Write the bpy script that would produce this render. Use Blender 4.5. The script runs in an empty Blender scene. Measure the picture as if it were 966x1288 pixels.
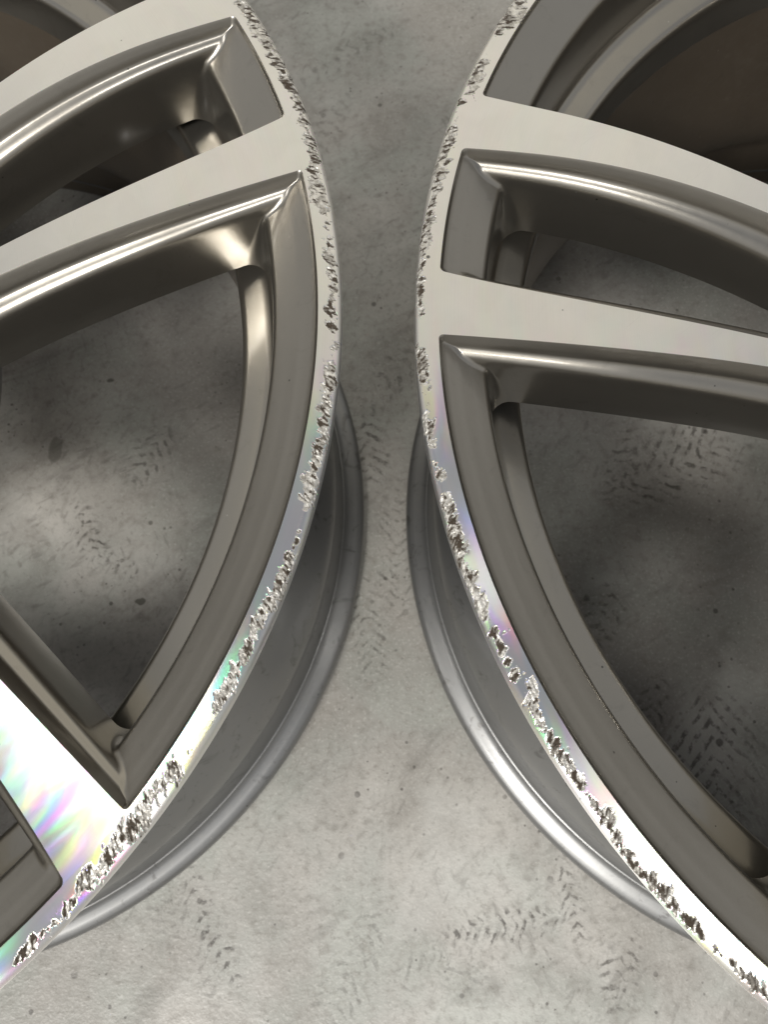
import bpy, math, random
import numpy as np
from mathutils import Matrix, Vector

random.seed(7)
rng = np.random.default_rng(11)
scene = bpy.context.scene
COL = scene.collection
R_ = math.radians

# ------------------------------------------------------------------ camera
FACE_Z = 0.250                      # height of the machined wheel faces above the floor
cam_data = bpy.data.cameras.new("camera")
cam = bpy.data.objects.new("camera", cam_data)
COL.objects.link(cam)
cam.matrix_world = (Matrix.Translation((0.0, 0.0, FACE_Z + 0.2315))
                    @ Matrix.Rotation(0.27068, 4, 'X') @ Matrix.Rotation(-0.04169, 4, 'Z'))
cam_data.sensor_fit = 'HORIZONTAL'
cam_data.sensor_width = 36.0
cam_data.lens = 37.11
cam_data.clip_start = 0.01
cam_data.clip_end = 200.0
cam_data.dof.use_dof = True
cam_data.dof.focus_distance = 0.262
cam_data.dof.aperture_fstop = 30.0
scene.camera = cam

# ------------------------------------------------------------------ world + lamps
world = bpy.data.worlds.new("World")
scene.world = world
world.use_nodes = True
wt = world.node_tree
bg = wt.nodes["Background"]
bg.inputs[1].default_value = 0.52
_tc = wt.nodes.new("ShaderNodeTexCoord")
_sx = wt.nodes.new("ShaderNodeSeparateXYZ")
_cr = wt.nodes.new("ShaderNodeValToRGB")          # dim clutter at floor level, pale lit walls, greyer ceiling
_cr.color_ramp.elements[0].position = 0.04
_cr.color_ramp.elements[0].color = (0.10, 0.095, 0.085, 1)
_cr.color_ramp.elements[1].position = 0.30
_cr.color_ramp.elements[1].color = (1.04, 1.02, 0.98, 1)
for _p, _c in ((0.55, (0.90, 0.92, 0.95, 1)), (0.90, (0.42, 0.46, 0.54, 1))):
    _e = _cr.color_ramp.elements.new(_p)
    _e.color = _c
wt.links.new(_tc.outputs["Generated"], _sx.inputs[0])
wt.links.new(_sx.outputs[2], _cr.inputs[0])
wt.links.new(_cr.outputs[0], bg.inputs[0])


def area(name, loc, target, sx, sy, radiance, col):
    d = bpy.data.lights.new(name, 'AREA')
    d.shape = 'RECTANGLE'
    d.size, d.size_y = sx, sy
    d.energy = radiance * math.pi * sx * sy
    d.color = col
    o = bpy.data.objects.new(name, d)
    COL.objects.link(o)
    o.location = loc
    o.rotation_euler = (Vector(target) - Vector(loc)).to_track_quat('-Z', 'Y').to_euler()
    return o


# ceiling lamps behind the photographer, a weak one overhead, a pale lit ceiling ahead
area("ceiling_lamp", (0.34, -1.26, 2.55), (0.34, -1.24, 0), 0.60, 0.36, 21.0, (1.0, 0.975, 0.93))
area("ceiling_lamp_behind", (-0.90, -1.90, 2.55), (-0.88, -1.86, 0), 0.60, 0.50, 82.0, (1.0, 0.975, 0.93))
area("ceiling_lamp_side", (-1.70, -1.90, 2.55), (-1.66, -1.86, 0), 0.90, 0.50, 44.0, (1.0, 0.975, 0.93))
area("ceiling_lamp_overhead", (-0.95, 0.12, 2.6), (-0.94, 0.12, 0), 0.44, 0.44, 12.0, (1.0, 0.97, 0.93))
area("ceiling_panel_ahead", (0.0, 3.55, 2.7), (0.0, 3.45, 0), 6.0, 4.8, 0.44, (1.0, 0.88, 0.61))

scene.view_settings.view_transform = 'Standard'
scene.view_settings.look = 'None'
scene.view_settings.exposure = 0.0
scene.view_settings.gamma = 1.0
scene.view_settings.use_curve_mapping = False
scene.render.engine = 'CYCLES'


# ------------------------------------------------------------------ material helpers
class NT:
    def __init__(s, name):
        s.m = bpy.data.materials.new(name)
        s.m.use_nodes = True
        s.t = s.m.node_tree
        s.t.nodes.clear()
        s.out = s.t.nodes.new("ShaderNodeOutputMaterial")

    def n(s, typ, **kw):
        nd = s.t.nodes.new(typ)
        for k, v in kw.items():
            if k == 'i':
                for a, b in v.items():
                    s.set(nd.inputs[a], b)
            else:
                setattr(nd, k, v)
        return nd

    def set(s, sock, v):
        if isinstance(v, bpy.types.NodeSocket):
            s.t.links.new(v, sock)
        else:
            sock.default_value = v

    def math(s, op, a, b=None, c=None, clamp=False):
        nd = s.n("ShaderNodeMath", operation=op, use_clamp=clamp)
        s.set(nd.inputs[0], a)
        if b is not None:
            s.set(nd.inputs[1], b)
        if c is not None:
            s.set(nd.inputs[2], c)
        return nd.outputs[0]

    def ramp(s, fac, lo, hi, a=0.0, b=1.0):
        nd = s.n("ShaderNodeMapRange", interpolation_type='SMOOTHSTEP')
        s.set(nd.inputs[0], fac)
        for k, v in zip((1, 2, 3, 4), (lo, hi, a, b)):
            s.set(nd.inputs[k], v)
        return nd.outputs[0]

    def noise(s, vec, scale, detail=3.0, rough=0.55, dist=0.0):
        nd = s.n("ShaderNodeTexNoise")
        s.set(nd.inputs["Vector"], vec)
        nd.inputs["Scale"].default_value = scale
        nd.inputs["Detail"].default_value = detail
        nd.inputs["Roughness"].default_value = rough
        nd.inputs["Distortion"].default_value = dist
        return nd.outputs[0]

    def mixc(s, fac, a, b, mode='MIX'):
        nd = s.n("ShaderNodeMix", data_type='RGBA', blend_type=mode)
        s.set(nd.inputs[0], fac)
        s.set(nd.inputs[6], a)
        s.set(nd.inputs[7], b)
        return nd.outputs[2]

    def mixf(s, fac, a, b):
        nd = s.n("ShaderNodeMix", data_type='FLOAT')
        s.set(nd.inputs[0], fac)
        s.set(nd.inputs[2], a)
        s.set(nd.inputs[3], b)
        return nd.outputs[0]

    def vec(s, op, a, b=None):
        nd = s.n("ShaderNodeVectorMath", operation=op)
        s.set(nd.inputs[0], a)
        if b is not None:
            s.set(nd.inputs[1], b)
        return nd.outputs[0]

    def done(s, shader):
        s.t.links.new(shader, s.out.inputs[0])
        return s.m


def specks(N, co, scale, size, seed=0.0):
    """sparse round dots: voronoi cells, only a few of them carry a dot"""
    v = N.n("ShaderNodeTexVoronoi", feature='F1')
    N.set(v.inputs["Vector"], N.vec('ADD', co, (seed, seed * 0.7, seed * 1.3)))
    v.inputs["Scale"].default_value = scale
    pick = N.n("ShaderNodeSeparateColor")
    N.set(pick.inputs[0], v.outputs["Color"])
    rad = N.math('MULTIPLY', N.ramp(pick.outputs[0], 0.62, 1.0), size)
    return N.math('MULTIPLY', N.ramp(N.math('SUBTRACT', v.outputs["Distance"], rad), 0.0, -0.03),
                  N.ramp(pick.outputs[0], 0.62, 0.7))


def machined_shader(N, rough_add=None):
    """diamond-cut aluminium: lathe grooves scatter light across themselves, and a little differently per colour"""
    tc = N.n("ShaderNodeTexCoord")
    co = tc.outputs["Object"]
    radial = N.vec('NORMALIZE', N.vec('MULTIPLY', co, (1, 1, 0)))
    tr = N.n("ShaderNodeVectorTransform", vector_type='VECTOR', convert_from='OBJECT', convert_to='WORLD')
    N.set(tr.inputs[0], radial)
    radial_w = tr.outputs[0]
    circ = N.vec('CROSS_PRODUCT', (0, 0, 1), radial_w)
    ln = N.n("ShaderNodeVectorMath", operation='LENGTH')
    N.set(ln.inputs[0], N.vec('MULTIPLY', co, (1, 1, 0)))
    rad = ln.outputs[1]
    sx = N.n("ShaderNodeSeparateXYZ")
    N.set(sx.inputs[0], co)
    ang = N.math('ARCTAN2', sx.outputs[1], sx.outputs[0])
    # groove coordinates: fast across the radius, slow along the arc
    cb = N.n("ShaderNodeCombineXYZ")
    N.set(cb.inputs[0], N.math('MULTIPLY', rad, 26.0))
    N.set(cb.inputs[1], N.math('MULTIPLY', ang, 1.6))
    cb2 = N.n("ShaderNodeCombineXYZ")
    N.set(cb2.inputs[0], N.math('MULTIPLY', rad, 2600.0))
    N.set(cb2.inputs[1], N.math('MULTIPLY', ang, 5.0))
    tn_ = N.n("ShaderNodeTexNoise")
    N.set(tn_.inputs["Vector"], cb.outputs[0])
    tn_.inputs["Scale"].default_value = 6.0
    tn_.inputs["Detail"].default_value = 2.0
    tn_.inputs["Distortion"].default_value = 0.7
    tsep = N.n("ShaderNodeSeparateColor")
    N.set(tsep.inputs[0], tn_.outputs["Color"])
    groove = N.noise(cb2.outputs[0], 1.0, 2.0, 0.6)
    geo = N.n("ShaderNodeNewGeometry")
    base_n = geo.outputs["Normal"]
    shade = N.mixf(N.ramp(groove, 0.25, 0.75), 0.97, 1.0)
    sp = N.math('MULTIPLY', specks(N, co, 110.0, 0.10, 1.0), 0.75)
    shade = N.math('MULTIPLY', shade, N.math('SUBTRACT', 1.0, sp))
    smudge = N.noise(co, 55.0, 4.0, 0.6, 0.8)
    shade = N.math('MULTIPLY', shade, N.ramp(smudge, 0.35, 0.75, 1.0, 0.955))
    hair = N.n("ShaderNodeTexNoise")
    hm = N.n("ShaderNodeMapping", vector_type='TEXTURE')
    N.set(hm.inputs[0], co)
    hm.inputs["Rotation"].default_value = (0, 0, 0.9)
    hm.inputs["Scale"].default_value = (1.0, 0.012, 1.0)
    N.set(hair.inputs["Vector"], hm.outputs[0])
    hair.inputs["Scale"].default_value = 46.0
    hair.inputs["Detail"].default_value = 1.0
    hl = N.ramp(hair.outputs[0], 0.735, 0.765)
    shade = N.math('MULTIPLY', shade, N.math('SUBTRACT', 1.0, N.math('MULTIPLY', hl, 0.10)))
    rough = N.mixf(groove, 0.285, 0.30)
    last = None
    for k, c in enumerate(((0.86, 0, 0), (0, 0.845, 0), (0, 0, 0.815))):
        tilt = N.math('MULTIPLY', N.math('SUBTRACT', tsep.outputs[k], 0.5), 0.11)
        tn = N.n("ShaderNodeVectorMath", operation='SCALE')
        N.set(tn.inputs[0], circ)
        N.set(tn.inputs[3], tilt)
        nrm = N.vec('NORMALIZE', N.vec('ADD', base_n, tn.outputs[0]))
        g = N.n("ShaderNodeBsdfAnisotropic", distribution='GGX')
        N.set(g.inputs["Color"], N.mixc(shade, (0, 0, 0, 1), (*c, 1)))
        N.set(g.inputs["Roughness"], rough)
        g.inputs["Anisotropy"].default_value = 0.68
        N.set(g.inputs["Normal"], nrm)
        N.set(g.inputs["Tangent"], circ)
        if last is None:
            last = g.outputs[0]
        else:
            a = N.n("ShaderNodeAddShader")
            N.set(a.inputs[0], last)
            N.set(a.inputs[1], g.outputs[0])
            last = a.outputs[0]
    return last, co


def mat_machined():
    N = NT("diamond_cut_aluminium")
    sh, _ = machined_shader(N)
    return N.done(sh)


def mat_lip():
    """same cut aluminium, torn and dirty where the mesh attribute says it was kerbed"""
    N = NT("kerbed_aluminium")
    sh, co = machined_shader(N)
    dm = N.n("ShaderNodeAttribute", attribute_name="damage").outputs["Fac"]
    dirt = N.n("ShaderNodeAttribute", attribute_name="dirt").outputs["Fac"]
    n1 = N.noise(co, 900.0, 4.0, 0.65)
    n2 = N.noise(co, 330.0, 3.0, 0.6, 1.0)
    raw_c = N.mixc(N.ramp(n2, 0.3, 0.7), (0.34, 0.32, 0.285, 1), (0.78, 0.755, 0.70, 1))
    dirt_m = N.math('MULTIPLY', dirt, N.ramp(n2, 0.22, 0.46, 0.25, 1.0), clamp=True)
    bump = N.n("ShaderNodeBump")
    N.set(bump.inputs["Strength"], N.mixf(dirt, 0.35, 0.9))
    bump.inputs["Distance"].default_value = 0.0006
    N.set(bump.inputs["Height"], N.math('ADD', n1, n2))
    p = N.n("ShaderNodeBsdfPrincipled")
    N.set(p.inputs["Base Color"], N.mixc(dirt_m, raw_c, (0.045, 0.032, 0.020, 1)))
    N.set(p.inputs["Metallic"], N.math('MULTIPLY', N.math('SUBTRACT', 1.0, dirt_m), 0.75))
    N.set(p.inputs["Roughness"], N.mixf(dirt_m, 0.36, 0.85))
    N.set(p.inputs["Normal"], bump.outputs[0])
    mx = N.n("ShaderNodeMixShader")
    N.set(mx.inputs[0], N.ramp(dm, 0.06, 0.28))
    N.set(mx.inputs[1], sh)
    N.set(mx.inputs[2], p.outputs[0])
    return N.done(mx.outputs[0])


def mat_paint(name, col, metallic, rough, coat, coat_rough, dust=True, grime=0.10):
    N = NT(name)
    tc = N.n("ShaderNodeTexCoord")
    co = tc.outputs["Object"]
    big = N.noise(co, 34.0, 3.0, 0.5)
    flake = N.noise(co, 5200.0, 1.0, 0.5)
    sm = N.noise(co, 240.0, 4.0, 0.6)
    c = N.mixc(big, tuple(0.92 * v for v in col) + (1,), tuple(1.08 * v for v in col) + (1,))
    c = N.mixc(N.math('MULTIPLY', flake, 0.35), c, tuple(1.5 * v for v in col) + (1,))
    if dust:
        d1 = specks(N, co, 150.0, 0.085, 3.0)
        d2 = specks(N, co, 120.0, 0.075, 9.0)
        c = N.mixc(N.math('MULTIPLY', d1, 0.75), c, (0.02, 0.018, 0.015, 1))
        c = N.mixc(N.math('MULTIPLY', d2, 0.5), c, (0.55, 0.53, 0.48, 1))
        film = N.math('MULTIPLY', N.ramp(sm, 0.42, 0.8), 0.14)
        c = N.mixc(film, c, (0.30, 0.28, 0.25, 1))
        wear = N.ramp(N.noise(co, 75.0, 5.0, 0.7, 1.2), 0.56, 0.70)
        c = N.mixc(N.math('MULTIPLY', wear, grime), c, (0.035, 0.030, 0.024, 1))
    p = N.n("ShaderNodeBsdfPrincipled")
    N.set(p.inputs["Base Color"], c)
    p.inputs["Metallic"].default_value = metallic
    N.set(p.inputs["Roughness"], N.mixf(sm, rough - 0.03, rough + 0.05))
    p.inputs["Coat Weight"].default_value = coat
    N.set(p.inputs["Coat Roughness"], N.mixf(sm, coat_rough * 0.7, coat_rough * 1.5))
    bump = N.n("ShaderNodeBump")
    bump.inputs["Strength"].default_value = 0.05
    bump.inputs["Distance"].default_value = 0.0004
    N.set(bump.inputs["Height"], N.noise(co, 420.0, 2.0, 0.5))
    N.set(p.inputs["Normal"], bump.outputs[0])
    N.set(p.inputs["Coat Normal"], bump.outputs[0])
    return N.done(p.outputs[0])


# tread print: x, y, heading deg, half length, half width, bar pitch, slant, strength
TREADS = [
    (-0.108, -0.094, 118, 0.034, 0.007, 0.0062, 0.6, 0.85),
    (-0.122, -0.100, 118, 0.040, 0.012, 0.0060, -0.9, 0.35),
    (0.056, -0.106, 6, 0.030, 0.008, 0.0050, 0.5, 0.85),
    (0.095, -0.096, 100, 0.022, 0.006, 0.0050, 0.9, 0.7),
    (0.118, -0.124, 80, 0.026, 0.010, 0.0058, 0.7, 0.7),
    (0.030, -0.122, 20, 0.034, 0.014, 0.0060, -0.8, 0.35),
    (-0.030, -0.128, 60, 0.034, 0.012, 0.0062, 0.8, 0.40),
    (0.185, -0.022, 88, 0.034, 0.024, 0.0085, 1.2, 0.80),
    (0.150, 0.000, 70, 0.026, 0.008, 0.0060, 0.8, 0.75),
    (0.190, 0.158, 20, 0.040, 0.020, 0.0080, -1.1, 0.80),
    (0.158, 0.160, 60, 0.030, 0.012, 0.0070, 0.7, 0.6),
    (0.108, 0.088, -52, 0.026, 0.004, 0.0080, 0.2, 0.75),
    (0.130, 0.062, 60, 0.022, 0.010, 0.0065, 0.6, 0.65),
    (-0.187, 0.128, 112, 0.020, 0.008, 0.0055, 0.7, 0.85),
    (-0.150, 0.178, 60, 0.020, 0.012, 0.0065, 0.9, 0.65),
    (-0.166, 0.108, 140, 0.014, 0.006, 0.0060, 0.4, 0.7),
    (-0.012, 0.060, 95, 0.030, 0.010, 0.0056, 0.9, 0.60),
    (0.008, 0.110, 85, 0.040, 0.012, 0.0060, -0.9, 0.50),
    (-0.008, 0.170, 95, 0.030, 0.012, 0.0070, 0.8, 0.75),
    (0.000, 0.220, 40, 0.030, 0.014, 0.0075, 0.8, 0.55),
    (-0.015, 0.490, 30, 0.045, 0.010, 0.0085, 0.5, 0.40),
    (-0.030, 0.430, 70, 0.045, 0.012, 0.0090, 0.6, 0.35),
]


def mat_floor():
    N = NT("sealed_concrete")
    geo = N.n("ShaderNodeNewGeometry")
    co = geo.outputs["Position"]
    n_big = N.noise(co, 4.0, 4.0, 0.55, 0.4)
    n_mid = N.noise(co, 19.0, 5.0, 0.6, 0.6)
    n_fine = N.noise(co, 130.0, 4.0, 0.65)
    n_grit = N.noise(co, 520.0, 3.0, 0.7)
    c = N.mixc(N.ramp(n_big, 0.35, 0.65), (0.27, 0.262, 0.240, 1), (0.46, 0.452, 0.42, 1))
    c = N.mixc(N.math('MULTIPLY', N.ramp(n_mid, 0.40, 0.72), 0.75), c, (0.27, 0.26, 0.235, 1))
    hue = N.noise(co, 11.0, 3.0, 0.6)
    c = N.mixc(N.ramp(hue, 0.38, 0.62, 0.0, 0.5), c, N.mixc(1.0, c, (1.04, 0.985, 0.955, 1), 'MULTIPLY'))
    c = N.mixc(N.ramp(hue, 0.55, 0.36, 0.0, 0.6), c, N.mixc(1.0, c, (0.955, 1.0, 0.965, 1), 'MULTIPLY'))
    c = N.mixc(N.math('MULTIPLY', N.ramp(n_fine, 0.50, 0.70), 0.55), c, (0.20, 0.185, 0.16, 1))
    grain = N.noise(co, 300.0, 3.0, 0.7)
    c = N.mixc(N.math('MULTIPLY', N.ramp(grain, 0.52, 0.68), 0.42), c, (0.19, 0.175, 0.15, 1))
    pale = N.math('MULTIPLY', N.ramp(N.noise(co, 8.5, 4.0, 0.6, 0.5), 0.53, 0.70), 0.55)
    c = N.mixc(pale, c, (0.49, 0.482, 0.45, 1))
    c = N.mixc(N.math('MULTIPLY', N.ramp(n_grit, 0.52, 0.70), 0.38), c, (0.60, 0.58, 0.54, 1))
    # smeared dark rubber film in patches
    sm = N.n("ShaderNodeMapping", vector_type='TEXTURE')
    N.set(sm.inputs[0], co)
    sm.inputs["Rotation"].default_value = (0, 0, R_(28))
    sm.inputs["Scale"].default_value = (1.0, 0.32, 1.0)
    smear = N.noise(sm.outputs[0], 13.0, 5.0, 0.62, 0.8)
    c = N.mixc(N.math('MULTIPLY', N.ramp(smear, 0.54, 0.74), 0.38), c, (0.12, 0.11, 0.095, 1))
    # scattered rubber crumbs
    dots = N.math('ADD', specks(N, co, 95.0, 0.22, 2.0), specks(N, co, 260.0, 0.26, 5.0), clamp=True)
    dots = N.math('MULTIPLY', dots, N.ramp(N.noise(co, 17.0, 2.0), 0.47, 0.60))
    c = N.mixc(N.math('MULTIPLY', dots, 0.7), c, (0.05, 0.043, 0.036, 1))
    # short slanting scuffs, two directions, in drifts
    for ang_, sc_, gate in ((62, 75.0, 9.0), (112, 85.0, 12.0), (30, 62.0, 7.0)):
        mp = N.n("ShaderNodeMapping", vector_type='TEXTURE')
        N.set(mp.inputs[0], co)
        mp.inputs["Rotation"].default_value = (0, 0, R_(ang_))
        mp.inputs["Location"].default_value = (gate, ang_ * 0.1, 0)
        mp.inputs["Scale"].default_value = (1.0, 0.30, 1.0)
        ds = N.ramp(N.noise(mp.outputs[0], sc_, 2.0, 0.5, 0.3), 0.60, 0.70)
        gt = N.ramp(N.noise(N.vec('ADD', co, (gate, 0, 0)), gate, 2.0), 0.46, 0.64)
        c = N.mixc(N.math('MULTIPLY', N.math('MULTIPLY', ds, gt), 0.30), c, (0.10, 0.09, 0.078, 1))
    # tyre prints
    sx = N.n("ShaderNodeSeparateXYZ")
    N.set(sx.inputs[0], co)
    wob = N.math('MULTIPLY', N.math('SUBTRACT', N.noise(co, 70.0, 3.0, 0.6), 0.5), 0.012)
    breakup = N.math('MULTIPLY', N.ramp(N.noise(co, 170.0, 4.0, 0.7), 0.43, 0.60), N.ramp(N.noise(co, 38.0, 2.0), 0.30, 0.48))
    total = None
    for (x, y, hd, hl, hw, pitch, sl, st) in TREADS:
        hl, hw, pitch = hl * 1.35, hw * 1.3, pitch * 1.12
        ca, sa = math.cos(R_(hd)), math.sin(R_(hd))
        dx = N.math('SUBTRACT', sx.outputs[0], x)
        dy = N.math('SUBTRACT', sx.outputs[1], y)
        u = N.math('ADD', N.math('ADD', N.math('MULTIPLY', dx, ca), N.math('MULTIPLY', dy, sa)), wob)
        v = N.math('SUBTRACT', N.math('MULTIPLY', dy, ca), N.math('MULTIPLY', dx, sa))
        av = N.math('ABSOLUTE', v)
        ph = N.math('ADD', N.math('DIVIDE', u, pitch), N.math('MULTIPLY', av, sl / pitch))
        bars = N.ramp(N.math('SINE', N.math('MULTIPLY', ph, 6.2832)), 0.1, 0.65)
        eu = N.math('DIVIDE', u, hl)
        ev = N.math('DIVIDE', v, hw)
        e = N.math('ADD', N.math('MULTIPLY', eu, eu), N.math('MULTIPLY', ev, ev))
        m = N.math('MULTIPLY', N.math('MULTIPLY', bars, N.ramp(e, 1.1, 0.35)), st)
        total = m if total is None else N.math('MAXIMUM', total, m)
    total = N.math('MULTIPLY', total, breakup)
    c = N.mixc(N.math('MULTIPLY', total, 0.95), c, (0.050, 0.042, 0.035, 1))
    # a few oily drops
    edge_n = N.math('MULTIPLY', N.math('SUBTRACT', N.noise(co, 120.0, 2.0), 0.5), 0.006)
    for (x, y, rx, ry, st) in ((-0.211, 0.185, 0.0050, 0.0090, 0.55), (-0.152, 0.083, 0.0035, 0.0020, 0.8), (-0.178, 0.232, 0.0025, 0.0015, 0.8), (0.128, 0.020, 0.004, 0.002, 0.6)):
        ex = N.math('DIVIDE', N.math('ADD', N.math('SUBTRACT', sx.outputs[0], x), edge_n), rx)
        ey = N.math('DIVIDE', N.math('ADD', N.math('SUBTRACT', sx.outputs[1], y), edge_n), ry)
        e = N.math('ADD', N.math('MULTIPLY', ex, ex), N.math('MULTIPLY', ey, ey))
        c = N.mixc(N.math('MULTIPLY', N.ramp(e, 1.15, 0.7), st), c, (0.085, 0.082, 0.065, 1))
    p = N.n("ShaderNodeBsdfPrincipled")
    N.set(p.inputs["Base Color"], c)
    N.set(p.inputs["Roughness"], N.mixf(n_mid, 0.26, 0.50))
    p.inputs["Specular IOR Level"].default_value = 0.45
    bump = N.n("ShaderNodeBump")
    bump.inputs["Strength"].default_value = 0.25
    bump.inputs["Distance"].default_value = 0.0012
    N.set(bump.inputs["Height"], N.math('ADD', n_fine, N.math('MULTIPLY', n_grit, 0.5)))
    N.set(p.inputs["Normal"], bump.outputs[0])
    return N.done(p.outputs[0])


M_FACE = mat_machined()
M_LIP = mat_lip()
M_PAINT = mat_paint("gunmetal_clearcoat", (0.265, 0.247, 0.214), 0.92, 0.29, 1.0, 0.10)
M_BARREL = mat_paint("silver_grey_barrel_paint", (0.22, 0.22, 0.217), 0.8, 0.42, 0.4, 0.16, grime=0.45)
M_LINING = mat_paint("shade_brown_lining", (0.150, 0.120, 0.088), 0.6, 0.42, 0.5, 0.12)  # low-light brown of the shaded barrel inside, put into the base colour
M_RUBBER = mat_paint("black_rubber", (0.02, 0.02, 0.02), 0.0, 0.55, 0.0, 0.3, dust=False)
M_STEEL = mat_paint("dull_steel", (0.45, 0.45, 0.46), 1.0, 0.32, 0.0, 0.3, dust=False)
M_FLOOR = mat_floor()


# ------------------------------------------------------------------ mesh helpers
def make(name, verts, faces, mat, parent=None, normals=None, smooth=True):
    me = bpy.data.meshes.new(name)
    me.from_pydata([tuple(map(float, v)) for v in verts], [], [tuple(map(int, f)) for f in faces])
    me.materials.append(mat)
    if smooth:
        me.polygons.foreach_set("use_smooth", [True] * len(me.polygons))
    if normals is not None:
        me.normals_split_custom_set_from_vertices([tuple(map(float, n)) for n in normals])
    me.update()
    o = bpy.data.objects.new(name, me)
    COL.objects.link(o)
    if parent is not None:
        o.parent = parent
    return o


def grid_faces(nr, nc, base=0, wrap=False, flip=False):
    r = np.arange(nr - 1)[:, None]
    c = np.arange(nc if wrap else nc - 1)[None, :]
    c2 = (c + 1) % nc
    q = np.stack([r * nc + c, r * nc + c2, (r + 1) * nc + c2, (r + 1) * nc + c], -1).reshape(-1, 4) + base
    return q[:, ::-1] if flip else q


def vert_normals(V, F):
    V = np.asarray(V, float)
    F = np.asarray(F)
    a, b, c, d = (V[F[:, i]] for i in range(4))
    fn = np.cross(c - a, d - b)
    out = np.zeros_like(V)
    for i in range(4):
        np.add.at(out, F[:, i], fn)
    return out / np.maximum(np.linalg.norm(out, axis=1), 1e-15)[:, None]


def lathe(name, prof, seg, mat, parent, closed=False):
    a = np.linspace(0, 2 * math.pi, seg, endpoint=False)
    P = np.array(prof, float)
    V = np.stack([np.outer(P[:, 0], np.cos(a)), np.outer(P[:, 0], np.sin(a)),
                  np.repeat(P[:, 1][:, None], seg, 1)], -1).reshape(-1, 3)
    F = grid_faces(len(P), seg, wrap=True)
    if closed:
        n = len(P)
        c = np.arange(seg)
        c2 = (c + 1) % seg
        F = np.vstack([F, np.stack([(n - 1) * seg + c, (n - 1) * seg + c2, c2, c], -1)])
    return make(name, V, F, mat, parent)


def vnoise(x, y, seed):
    """smooth 2D value noise in 0..1"""
    g = np.random.default_rng(seed).random((256, 256))
    xi, yi = np.floor(x).astype(int), np.floor(y).astype(int)
    fx, fy = x - xi, y - yi
    fx, fy = fx * fx * (3 - 2 * fx), fy * fy * (3 - 2 * fy)
    X0, X1, Y0, Y1 = xi % 256, (xi + 1) % 256, yi % 256, (yi + 1) % 256
    return ((g[X0, Y0] * (1 - fx) + g[X1, Y0] * fx) * (1 - fy)
            + (g[X0, Y1] * (1 - fx) + g[X1, Y1] * fx) * fy)


def fbm(x, y, seed, octs=3):
    t, a, s = 0, 1.0, 0
    for k in range(octs):
        t = t + a * vnoise(x * 2 ** k, y * 2 ** k, seed + k)
        s += a
        a *= 0.55
    return t / s


# ------------------------------------------------------------------ floor
fl = make("floor", [(-6, -6, 0), (6, -6, 0), (6, 6, 0), (-6, 6, 0)], [(0, 1, 2, 3)], M_FLOOR, smooth=False)
fl["kind"] = "structure"
fl["label"] = "grey sealed concrete floor with dark tyre prints and stains"

# ------------------------------------------------------------------ wheel geometry (metres, local z = 0 at the machined face)
RO, RI = 0.2507, 0.105
BETA_IN = np.array([(0.090, 12.2), (0.105, 11.5), (0.120, 10.7), (0.146, 9.65), (0.160, 9.2), (0.180, 8.55),
                    (0.205, 7.55), (0.230, 6.5), (0.2507, 5.62)])
BETA_OUT = np.array([(0.090, 18.6), (0.105, 16.8), (0.120, 15.6), (0.146, 14.0), (0.176, 13.0),
                     (0.203, 12.2), (0.225, 11.5), (0.2507, 10.93)])
fit_in = np.polyfit(BETA_IN[:, 0], BETA_IN[:, 1], 4)
fit_out = np.polyfit(BETA_OUT[:, 0], BETA_OUT[:, 1], 4)
NARROW = lambda r: np.radians(np.polyval(fit_in, r))
BROAD = lambda r: np.radians(36.0 - np.polyval(fit_out, r))


def dish(r):
    return -0.009 * (np.clip(0.226 - r, 0, None) / 0.079) ** 2


# (inset mm, depth mm): the sloping ledge under the rim ...
OUTER = [(0, 0), (0.25, -0.25), (0.5, -0.75), (0.75, -1.4), (1.2, -2.0), (2.6, -2.9), (4.2, -3.9), (5.3, -4.6), (6.2, -5.1), (7.4, -5.85),
         (9.2, -7.0), (11.2, -8.25), (14.6, -10.3), (15.6, -11.1), (16.3, -12.2), (16.8, -14.2), (17.2, -17), (17.8, -21), (18.5, -26),
         (19.1, -31), (19.7, -36.5)]
# ... and the fluted flank of a spoke
FLANK = [(0, 0), (0.2, -0.25), (0.55, -0.95), (1.0, -1.85), (1.4, -2.7), (1.62, -3.4), (1.85, -4.05), (2.3, -4.5), (3.0, -4.92), (3.75, -5.38),
         (4.35, -6.1), (4.75, -7.4), (4.95, -9.4), (5.05, -11.3), (5.15, -13.0), (5.25, -15), (5.35, -17.2), (5.5, -20.5), (5.6, -24.5),
         (5.65, -29.5), (5.5, -34)]
NL = len(OUTER)
FIL = [1.6, 1.65, 1.7, 1.7, 1.7, 1.7, 1.7, 1.7, 1.7, 1.7, 1.8, 1.9, 2.1, 2.4, 2.9, 3.6, 4.4, 5.4, 6.4, 7.4, 8.2]


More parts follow.
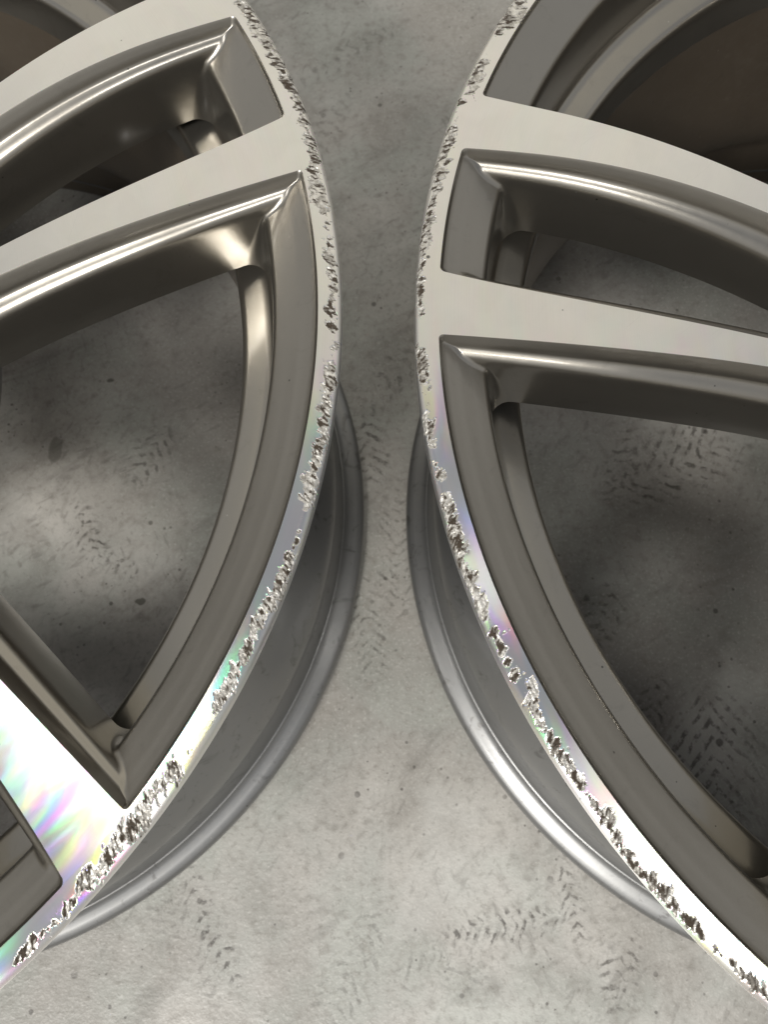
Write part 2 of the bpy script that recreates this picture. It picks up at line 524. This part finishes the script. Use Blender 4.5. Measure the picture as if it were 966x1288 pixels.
def window_loops(half, n_arc, ns=56, nf=11, ni=9, na=13):
    """levels x points x 3 for one window centred on angle 0; also index marks"""
    levels = []
    first_r = None
    for k in range(NL):
        wo, zo = OUTER[k][0] / 1000, OUTER[k][1] / 1000
        ws, zs = FLANK[k][0] / 1000, FLANK[k][1] / 1000
        fo, fi = FIL[k] / 1000, (3.0 + 0.35 * k) / 1000
        ro, ri = RO - wo, RI + ws * 1.4

        def flank(r):
            t = np.clip((RO - r) / 0.105, 0, 1.2)
            g = 1 + 0.85 * t
            gz = 1 + 0.55 * t * (1 if k < 11 else max(0.0, 1 - (k - 10) / 9))
            return half(r) - ws * g / r, dish(r) + zs * gz

        # one side, from the inner end to the outer end
        s = np.linspace(0, 1, ni)
        r1 = ri + fi * (1 - np.cos(s * math.pi / 2))
        e1 = fi * (1 - np.sin(s * math.pi / 2))
        r2 = np.linspace(ri + fi, ro - fo, ns + 2)[1:-1]
        s3 = np.linspace(0, 1, nf)
        r3 = ro - fo * (1 - np.sin(s3 * math.pi / 2))
        e3 = fo * (1 - np.cos(s3 * math.pi / 2))
        r = np.concatenate([r1, r2, r3])
        if k == 0:
            first_r = r
        e = np.concatenate([e1, np.zeros(ns), e3])
        a, z = flank(r)
        a = a - e / r
        w = np.concatenate([np.zeros(ni + ns), s3 * s3 * (3 - 2 * s3)])
        z = z * (1 - w) + zo * w
        # outer arc between the two sides
        aa = np.linspace(a[-1], -a[-1], n_arc + 2)[1:-1]
        ia = np.linspace(-a[0], a[0], na + 2)[1:-1]
        ang = np.concatenate([a, aa, -a[::-1], ia])
        rr = np.concatenate([r, np.full(n_arc, ro), r[::-1], np.full(na, ri)])
        zz = np.concatenate([z, np.full(n_arc, zo), z[::-1], np.full(na, z[0])])
        levels.append(np.stack([rr * np.cos(ang), rr * np.sin(ang), zz], -1))
    n_side = ni + ns + nf
    marks = dict(side_a=(ni // 2, ni + ns + nf // 2), n_side=n_side, n_arc=n_arc,
                 r0=first_r, total=2 * n_side + n_arc + na, na=na)
    return np.array(levels), marks


def rotz(V, a):
    c, s = math.cos(a), math.sin(a)
    return np.stack([V[..., 0] * c - V[..., 1] * s, V[..., 0] * s + V[..., 1] * c, V[..., 2]], -1)


W_NARROW = window_loops(NARROW, 26)
W_BROAD = window_loops(BROAD, 96)


def window_normals(L):
    k, n, _ = L.shape
    F = grid_faces(k, n, wrap=True)
    return vert_normals(L.reshape(-1, 3), F).reshape(k, n, 3)


N_NARROW, N_BROAD = window_normals(W_NARROW[0]), window_normals(W_BROAD[0])


def take(L, Nn, idx, base):
    sub, sn = L[:, idx], Nn[:, idx]
    k, n, _ = sub.shape
    return sub.reshape(-1, 3), sn.reshape(-1, 3), grid_faces(k, n, base)


def build_meshes():
    """mesh data of one spoke of each hand, the two kinds of ledge and the hub, made once and shared by both wheels"""
    out = {}
    Ln, mn = W_NARROW
    Lb, mb = W_BROAD
    ns = mn['n_side']
    i0, i1 = mn['side_a']
    for hand in (1, -1):
        # spoke on the +angle side of the narrow window: narrow side a, broad window (centred +36) side -a
        if hand == 1:
            idn = np.arange(i0, i1 + 1)
            tot = 2 * ns + mb['n_arc']
            idb = np.arange(tot - 1 - i1, tot - i0)
            rb = R_(36)
        else:
            tot = 2 * ns + mn['n_arc']
            idn = np.arange(tot - 1 - i1, tot - i0)
            idb = np.arange(i0, i1 + 1)
            rb = R_(-36)
        v1, n1, f1 = take(Ln, N_NARROW, idn, 0)
        v2, n2, f2 = take(rotz(Lb, rb), rotz(N_BROAD, rb), idb, len(v1))
        # underside between the two last levels
        m = len(idn)
        bot_a = (NL - 1) * m + np.arange(m)
        bot_b = len(v1) + (NL - 1) * m + np.arange(m)[::-1]
        vb = np.vstack([v1[bot_a], v2[bot_b - len(v1)]])
        base = len(v1) + len(v2)
        f3 = [(base + j, base + j + 1, base + m + j + 1, base + m + j) for j in range(m - 1)]
        if hand == -1:
            f3 = [q[::-1] for q in f3]
        nb = np.tile([0, 0, -1.0], (2 * m, 1))
        out['spoke', hand] = (np.vstack([v1, v2, vb]), np.vstack([f1, f2, np.array(f3)]), np.vstack([n1, n2, nb]))
        # machined top: between the level 0 edges, full side length including both fillets
        r = mn['r0']
        ia = np.arange(ns)
        ea = Ln[0, ia] if hand == 1 else Ln[0, (2 * ns + mn['n_arc'] - 1) - ia]
        eb = rotz(Lb[0], rb)
        eb = eb[(2 * ns + mb['n_arc'] - 1) - ia] if hand == 1 else eb[ia]
        aa = np.unwrap(np.arctan2(ea[:, 1], ea[:, 0]))
        ab = np.unwrap(np.arctan2(eb[:, 1], eb[:, 0]))
        nc = 7
        T = np.linspace(0, 1, nc)[None, :]
        A = aa[:, None] * (1 - T) + ab[:, None] * T
        Rr = np.repeat(r[:, None], nc, 1)
        V = np.stack([Rr * np.cos(A), Rr * np.sin(A), dish(Rr)], -1).reshape(-1, 3)
        out['top', hand] = (V, grid_faces(len(r), nc, flip=(hand == -1)), None)
    for key, (L, m), Nn in (('narrow', W_NARROW, N_NARROW), ('broad', W_BROAD, N_BROAD)):
        idx = np.arange(i1, 2 * ns + m['n_arc'] - i1)
        v, n, f = take(L, Nn, idx, 0)
        out['ledge', key] = (v, f, n)
    # hub: inner window walls all round, plus the centre disc
    Vs, Fs, Ns = [], [], []
    base = 0
    for kk in range(5):
        for (L, m), Nn, off in ((W_NARROW, N_NARROW, 0.0), (W_BROAD, N_BROAD, 36.0)):
            tot = m['total']
            idx = np.concatenate([np.arange(tot - m['na'] - i0 - 1, tot), np.arange(0, i0 + 1)])
            v, n, f = take(rotz(L, R_(72 * kk + off)), rotz(Nn, R_(72 * kk + off)), idx, base)
            Vs.append(v); Ns.append(n); Fs.append(f)
            base += len(v)
    out['hubwall'] = (np.vstack(Vs), np.vstack(Fs), np.vstack(Ns))
    return out


MD = build_meshes()
MESH = {}


def part(key, name, mat, parent, rot=0.0):
    if key not in MESH:
        v, f, n = MD[key]
        o = make(name, v, f, mat, parent, normals=n)
        MESH[key] = o.data
    else:
        o = bpy.data.objects.new(name, MESH[key])
        COL.objects.link(o)
        o.parent = parent
    o.rotation_euler = (0, 0, rot)
    return o


BARREL = [(0.2470, -0.0105), (0.2452, -0.0150), (0.2436, -0.0230), (0.2440, -0.0370), (0.2446, -0.0400), (0.2430, -0.0440),
          (0.2370, -0.0500), (0.2275, -0.0580), (0.2238, -0.0660), (0.2230, -0.0900), (0.2228, -0.1400), (0.2248, -0.1600), (0.2345, -0.1780),
          (0.2400, -0.1890), (0.2420, -0.1955), (0.2430, -0.2010), (0.2424, -0.2060), (0.2428, -0.2120), (0.2446, -0.2255),
          (0.2450, -0.2290), (0.2450, -0.2305), (0.2438, -0.2314), (0.2438, -0.2328), (0.2456, -0.2334)]
FLANGE = [(0.2456, -0.2334), (0.2466, -0.2347), (0.2488, -0.2362), (0.2520, -0.2372), (0.2548, -0.2384), (0.2567, -0.2400),
          (0.2574, -0.2425), (0.2570, -0.2455), (0.2556, -0.2480), (0.2534, -0.2494), (0.2505, -0.2499), (0.2478, -0.2490),
          (0.2462, -0.2460)]
INNER = [(0.2462, -0.2460), (0.2452, -0.2400), (0.2440, -0.2300), (0.2395, -0.2100), (0.2392, -0.2010), (0.2375, -0.1950),
         (0.2310, -0.1860), (0.2205, -0.1690), (0.2180, -0.1560), (0.2174, -0.1300), (0.2172, -0.0620)]
LEDGE = [(0.2172, -0.0620), (0.2176, -0.0462), (0.2180, -0.0440), (0.2190, -0.0426), (0.2206, -0.0419), (0.2270, -0.0397), (0.2296, -0.0388),
         (0.2306, -0.0378), (0.2310, -0.0366), (0.2330, -0.0350), (0.2400, -0.0300), (0.2430, -0.0160), (0.2470, -0.0105)]

DAMAGE_L = [[(28.6,255.1,2.2,0.6),(27.95,255.5,1.9,0.8),(26.87,255.7,1.5,0.6),(25.34,256.0,2.5,0.3),(23.84,255.5,2.5,0.4),(22.93,255.6,2.1,0.4),(21.23,255.9,1.8,0.8),(19.66,256.3,1.7,0.9),(17.89,256.6,1.4,0.8),(16.36,256.4,1.4,0.7),(14.94,256.3,1.7,0.5),(13.62,256.2,1.7,0.6),(12.71,256.0,1.6,0.5),(10.85,255.4,1.9,0.8),(9.19,254.7,2.2,0.4),(8.34,254.0,3.5,0.2),(7.43,255.0,1.9,0.3)],[(5.78,255.4,1.2,0.8)],[(4.32,255.1,1.5,0.2),(2.54,255.4,1.2,0.7),(1.11,256.1,0.9,0.6),(-0.73,255.1,1.8,0.8),(-2.55,255.4,1.7,0.7)],[(-4.46,256.5,0.8,0.8)],[(-6.1,255.7,1.9,0.3),(-8.28,255.4,1.9,0.8),(-9.55,255.7,1.9,1.0),(-10.69,256.0,1.9,1.0),(-11.65,256.1,1.6,0.9),(-12.61,255.8,1.3,0.7),(-13.45,255.6,1.3,0.6),(-14.32,254.8,2.1,0.4),(-15.6,256.2,2.0,0.4),(-16.32,256.8,1.0,0.3)],[(-18.48,256.4,0.9,1.0),(-19.21,256.7,1.3,0.9),(-20.33,256.2,1.5,0.8),(-21.43,256.0,1.7,0.8),(-22.43,256.3,1.9,0.6),(-23.19,256.7,1.9,0.5),(-24.51,255.2,2.1,0.2),(-25.31,255.0,2.1,0.5),(-26.11,255.0,2.1,0.3),(-27.51,255.6,1.6,0.7),(-28.47,255.0,1.8,0.3),(-29.51,255.3,2.2,0.3),(-30.5,255.5,1.8,0.8)],[(-34.0,255.8,0.6,0.5)],[(-35.53,255.0,2.3,0.6),(-36.77,254.0,1.5,0.4),(-37.81,253.2,1.7,0.5),(-38.77,255.1,2.5,0.8),(-39.86,254.8,2.4,0.8),(-40.29,253.3,1.6,0.5),(-41.68,255.3,0.8,0.4),(-42.94,255.2,2.2,0.3),(-43.78,255.1,1.6,0.8),(-44.67,255.9,1.2,0.7),(-46.1,256.2,1.2,0.9),(-47.54,255.4,1.3,0.9),(-48.58,255.9,1.3,0.9),(-49.31,256.5,0.9,0.8)]]
DAMAGE_R = [[(146.31,255.9,1.9,0.4),(147.1,254.6,1.8,0.4),(147.89,254.1,4.0,0.15),(149.03,255.8,2.9,0.6),(149.87,255.9,1.4,0.8)],[(153.45,255.4,1.1,0.8),(154.31,255.4,1.4,0.7),(155.45,255.0,2.8,0.2),(156.53,255.0,1.4,0.5)],[(157.66,256.9,1.4,0.8)],[(160.38,256.0,1.7,0.9),(161.77,256.0,2.0,0.7),(163.21,256.1,2.0,0.5),(164.76,255.7,2.6,0.6),(166.15,255.9,1.3,0.9),(167.47,256.5,0.9,0.8),(168.95,256.3,1.5,0.9),(170.89,256.3,1.8,0.3),(172.2,257.1,1.5,0.6),(173.73,256.6,1.2,0.9),(175.12,256.9,0.9,0.8),(176.62,256.2,0.9,0.8)],[(179.54,257.2,1.1,0.7),(181.12,256.1,1.7,0.9),(182.18,256.0,1.4,0.8)],[(184.71,257.0,1.1,0.5),(185.98,256.9,1.3,0.8),(186.81,257.0,0.7,0.6)],[(188.29,256.8,0.6,0.6),(188.97,256.2,1.3,0.6)],[(190.97,255.8,2.0,0.8),(191.98,256.5,1.7,0.8),(193.17,256.8,1.7,0.9),(194.26,256.6,2.0,0.6),(195.27,256.9,2.2,0.3),(195.71,257.0,1.7,0.6),(196.67,256.4,1.4,0.4),(197.48,256.7,1.9,0.3),(198.33,256.0,2.1,0.2),(199.11,256.7,0.9,0.6)],[(200.43,256.3,0.9,0.9),(201.11,256.2,0.8,0.8),(202.5,256.3,0.9,0.7),(203.46,256.2,1.1,0.9)],[(204.5,253.3,1.3,0.3),(205.38,256.3,1.5,0.6),(206.4,255.7,1.3,0.7),(207.6,255.9,1.7,0.8),(208.98,256.0,1.3,0.9),(210.01,255.8,1.1,0.8),(211.28,255.9,1.0,0.8),(212.47,256.2,1.0,0.8),(213.4,255.9,1.8,0.9),(214.44,256.5,1.4,0.9),(215.49,257.0,1.2,0.9),(216.76,257.1,1.6,0.9),(217.81,256.3,2.0,0.8),(218.73,256.0,1.6,0.9),(220.1,256.4,1.3,0.9),(221.06,256.3,1.1,1.0),(222.33,256.6,1.1,1.0),(223.52,256.4,0.8,0.9),(224.38,256.3,1.5,0.6),(225.46,256.1,1.1,0.9),(226.21,256.3,0.9,0.9)]]


SCRATCH_L = [(-34.61,251.9,-36.04,258.4,0.37),(-35.82,252.3,-36.79,257.1,0.3),(-36.72,252.0,-37.48,257.0,0.32),(-37.44,251.5,-38.31,256.8,0.41),(-39.25,250.4,-40.8,256.2,0.6),(-39.0,251.3,-39.91,256.1,0.35),(-38.34,251.7,-39.4,256.7,0.37),(-41.26,253.7,-41.68,256.8,0.28),(-35.19,251.8,-35.86,255.8,0.23),(-42.33,253.3,-42.55,256.7,0.35),(-5.06,252.3,-6.48,254.9,0.18),(-5.98,254.9,-7.67,257.5,0.28),(-4.91,255.6,-6.45,257.2,0.23),(-28.94,253.4,-30.38,255.6,0.41),(-28.43,254.5,-29.52,256.2,0.32),(-27.31,254.4,-28.14,255.6,0.28),(-24.02,253.2,-24.97,253.4,0.3),(-20.94,253.7,-21.62,256.7,0.3),(-13.97,252.9,-14.27,256.8,0.3),(-15.64,255.0,-16.26,258.6,0.28)]
SCRATCH_R = [(204.31,252.1,205.18,257.2,0.46),(204.75,252.2,205.25,255.6,0.28),(200.52,250.9,200.66,254.1,0.18),(157.21,251.9,156.57,254.1,0.23),(163.47,255.0,165.3,257.5,0.32),(162.9,256.8,164.14,257.7,0.28),(160.45,256.8,161.7,257.0,0.32),(147.26,251.1,148.16,255.9,0.46),(154.92,254.4,156.18,255.3,0.41),(217.58,253.7,217.78,256.4,0.28),(212.73,253.4,213.33,256.7,0.28),(217.49,254.8,218.08,256.0,0.23),(194.34,257.5,195.64,256.7,0.32),(197.67,254.6,198.8,258.0,0.37)]


def build_lip(parent, axis_deg, damage, scratches, lo, hi, seed, slant):
    """machined outer ring and rolled lip; fine mesh over the sector in view, gouged where it was kerbed"""
    prof = [(r, 0.0) for r in np.linspace(RO, 0.2562, 26)]
    prof += [(0.2562 + 0.0023 * math.sin(t), -0.0023 + 0.0023 * math.cos(t)) for t in np.linspace(0, math.pi / 2, 15)[1:]]
    prof += [(0.2585, -0.0040), (0.2583, -0.0058), (0.2576, -0.0074), (0.2562, -0.0086), (0.2535, -0.0094), (0.2495, -0.0100), (0.2470, -0.0105)]
    P = np.array(prof)
    dense = np.radians(np.arange(lo, hi, 0.058))
    rest = np.radians(np.linspace(hi, lo + 360, 260)[:-1])
    A = np.concatenate([dense, rest])
    nA, nP = len(A), len(P)
    # arc length along the profile so that the roll keeps its own coordinate
    S = P[0, 0] + np.concatenate([[0], np.cumsum(np.hypot(*np.diff(P, axis=0).T))])
    ang = np.repeat(np.degrees(A)[None, :], nP, 0)
    srf = np.repeat(S[:, None] * 1000, nA, 1)
    arc = np.radians(ang) * 256.0                  # mm along the rim
    # jagged, slanting edges
    a1 = arc + slant * (srf - 255)
    jag = (fbm(a1 * 0.50 + 500, srf * 0.34 + 40, seed, 5) - 0.5) * 5.6
    jag2 = (fbm(a1 * 2.2 + 500, srf * 0.75 + 90, seed + 9, 3) - 0.5) * 1.7
    dist = np.full(ang.shape, 9.0)
    tone = np.zeros(ang.shape)
    for chain in damage:
        pts = chain if len(chain) > 1 else [chain[0], (chain[0][0] + 0.25,) + chain[0][1:]]
        for (p0, p1) in zip(pts[:-1], pts[1:]):
            x0, y0, x1, y1 = math.radians(p0[0]) * 256, p0[1], math.radians(p1[0]) * 256, p1[1]
            dx, dy = x1 - x0, y1 - y0
            t = np.clip(((arc - x0) * dx + (srf - y0) * dy) / (dx * dx + dy * dy + 1e-9), 0, 1)
            wdt = p0[2] + (p1[2] - p0[2]) * t
            d = np.hypot(arc - x0 - t * dx, srf - y0 - t * dy) - wdt * 0.95
            near = d < dist
            dist = np.where(near, d, dist)
            tone = np.where(near, p0[3] + (p1[3] - p0[3]) * t, tone)
    d = dist + jag + jag2 + 0.10
    # single drag marks
    for (x0, y0, x1, y1, hw) in scratches:
        x0, x1 = math.radians(x0) * 256, math.radians(x1) * 256
        dx, dy = x1 - x0, y1 - y0
        t = np.clip(((arc - x0) * dx + (srf - y0) * dy) / (dx * dx + dy * dy), 0, 1)
        e = np.hypot(arc - x0 - t * dx, srf - y0 - t * dy) - hw * (0.5 + 0.8 * t) + jag2 * 0.22 + 0.18
        tone = np.where(e < d, 0.55, tone)
        d = np.minimum(d, e)
    m = np.clip((0.18 - d) / 0.34, 0, 1)
    m = m * m * (3 - 2 * m)
    # torn surface: pits, folded flakes, burr along the edge
    h1 = fbm(a1 * 0.9 + 300, srf * 0.55 + 10, seed + 20, 4)
    h2 = fbm(a1 * 2.6 + 300, srf * 1.0 + 10, seed + 30, 3)
    drag = fbm(arc * 0.35 + 300, srf * 2.4 + 0.9 * arc * np.sign(slant) * 0.35, seed + 35, 3)
    ridg = 1 - np.abs(2 * h1 - 1)
    rug = np.clip(tone * 1.6 - 0.35, 0.15, 1)
    hgt = m * (-0.34 + rug * (1.2 * (ridg - 0.75) + 0.70 * (h2 - 0.5)) + (1 - rug) * 0.9 * (drag - 0.5))
    burr = np.exp(-((d - 0.20) / 0.14) ** 2) * 0.02 * (0.2 + 1.2 * fbm(a1 * 0.9 + 70, srf * 0.1 + 3, seed + 41, 2))
    hgt = hgt + burr
    fade = np.clip((S - S[0]) * 1000 / 0.5, 0, 1)[:, None] * np.clip((S[-1] - S) * 1000 / 2.0, 0, 1)[:, None]
    hgt = hgt * fade * 0.001 * 0.62
    # profile normals
    T = np.gradient(P, axis=0)
    T /= np.linalg.norm(T, axis=1)[:, None]
    nr, nz = -T[:, 1], T[:, 0]
    rr = P[:, 0][:, None] + nr[:, None] * hgt
    zz = P[:, 1][:, None] + nz[:, None] * hgt
    local = A - math.radians(axis_deg)
    V = np.stack([rr * np.cos(local)[None, :], rr * np.sin(local)[None, :], zz], -1).reshape(-1, 3)
    o = make("rim_lip", V, grid_faces(nP, nA, wrap=True, flip=True), M_LIP, parent)
    streak = fbm(a1 * 1.25 + 800, srf * 0.55 + 33, seed + 71, 4)
    lim = 0.41 + 0.20 * tone
    low = np.clip((lim - streak) * 9, 0, 1)
    low = np.maximum(low, np.clip((0.50 - ridg) * 5, 0, 1) * (0.4 + 0.6 * tone))
    edge = np.exp(-((d - 0.0) / 0.15) ** 2) * np.clip((fbm(a1 * 1.2 + 60, srf * 1.2 + 5, seed + 77, 2) - 0.40) * 6, 0, 1)
    dirt = np.clip(np.maximum(low, edge * (0.4 + 0.6 * tone)), 0, 1) * np.clip(m * 1.6, 0, 1)
    grime = np.clip((fbm(arc * 0.7 + 900, srf * 0.7, seed + 60, 4) - 0.62) * 6, 0, 1) * np.exp(-((srf - 256.6) / 1.2) ** 2) * 0.7
    for nm, arr in (("damage", np.maximum(m, grime * 0.55)), ("dirt", np.maximum(dirt, grime))):
        at = o.data.attributes.new(nm, 'FLOAT', 'POINT')
        at.data.foreach_set("value", arr.reshape(-1).astype(np.float32))
    return o


def build_wheel(loc, axis_deg, label, damage, scratches, lo, hi, seed, slant):
    w = bpy.data.objects.new("alloy_wheel", None)
    COL.objects.link(w)
    w.empty_display_size = 0.05
    w.location = (loc[0], loc[1], FACE_Z)
    w.rotation_euler = (0, 0, R_(axis_deg))
    w["label"] = label
    w["category"] = "wheel"
    w["group"] = "kerbed alloy wheels lying face up"
    lip = build_lip(w, axis_deg, damage, scratches, lo, hi, seed, slant)
    lip["label"] = "bright machined rim lip torn and dirty from kerb scrapes"
    for kk in range(5):
        for hand in (1, -1):
            sp = part(('spoke', hand), "spoke", M_PAINT, w, R_(72 * kk))
            part(('top', hand), "machined_face", M_FACE, sp)
        part(('ledge', 'narrow'), "window_ledge", M_PAINT, w, R_(72 * kk))
        part(('ledge', 'broad'), "window_ledge", M_PAINT, w, R_(72 * kk + 36))
    hub = part('hubwall', "hub", M_PAINT, w)
    hz = float(dish(np.array([RI]))[0])
    lathe("hub_face", [(RI, hz), (0.098, hz - 0.0012), (0.080, hz - 0.006), (0.050, hz - 0.008), (0.0385, hz - 0.008), (0.0365, hz - 0.010),
                       (0.0365, hz - 0.075), (0.075, hz - 0.075), (0.113, -0.070)], 120, M_PAINT, hub)
    for i in range(5):
        a = R_(72 * i + 36)
        lh = lathe("bolt_seat", [(0.0155, 0.0006), (0.0145, 0.0022), (0.0128, 0.0016), (0.0124, -0.0002)], 32, M_STEEL, hub)
        lh.location = (0.060 * math.cos(a), 0.060 * math.sin(a), hz - 0.0078)
    lathe("barrel", BARREL, 360, M_BARREL, w)
    lathe("inner_flange", FLANGE, 360, M_BARREL, w)
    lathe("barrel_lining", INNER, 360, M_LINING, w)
    lathe("inner_ledge", LEDGE, 360, M_PAINT, w)
    return w


wl = build_wheel((-0.26941, 0.13957), 22.05, "alloy wheel whose rainbow-sheened machined spoke points down toward the bottom corner",
                 DAMAGE_L, SCRATCH_L, -66, 52, 3, 0.55)
wr = build_wheel((0.27065, 0.11575), 167.4, "alloy wheel with an unbroken jagged scrape running along its lower rim lip",
                 DAMAGE_R, SCRATCH_R, 128, 244, 17, -0.6)

# rubber valve stem behind the narrow window of the first wheel
vs = bpy.data.objects.new("valve_stem", None)
COL.objects.link(vs)
vs.parent = wl
a = R_(0.5)
vs.matrix_parent_inverse = Matrix.Identity(4)
vs.location = (0.2265 * math.cos(a), 0.2265 * math.sin(a), -0.064)
vs.rotation_euler = (0, R_(-62), a)
lathe("rubber_body", [(0.0001, 0.0), (0.0085, 0.0), (0.0088, 0.003), (0.0062, 0.006), (0.0050, 0.014), (0.0044, 0.024)], 28, M_RUBBER, vs)
lathe("valve_cap", [(0.0044, 0.024), (0.0048, 0.0245), (0.0049, 0.034), (0.0040, 0.036), (0.0001, 0.0363)], 28, M_STEEL, vs)
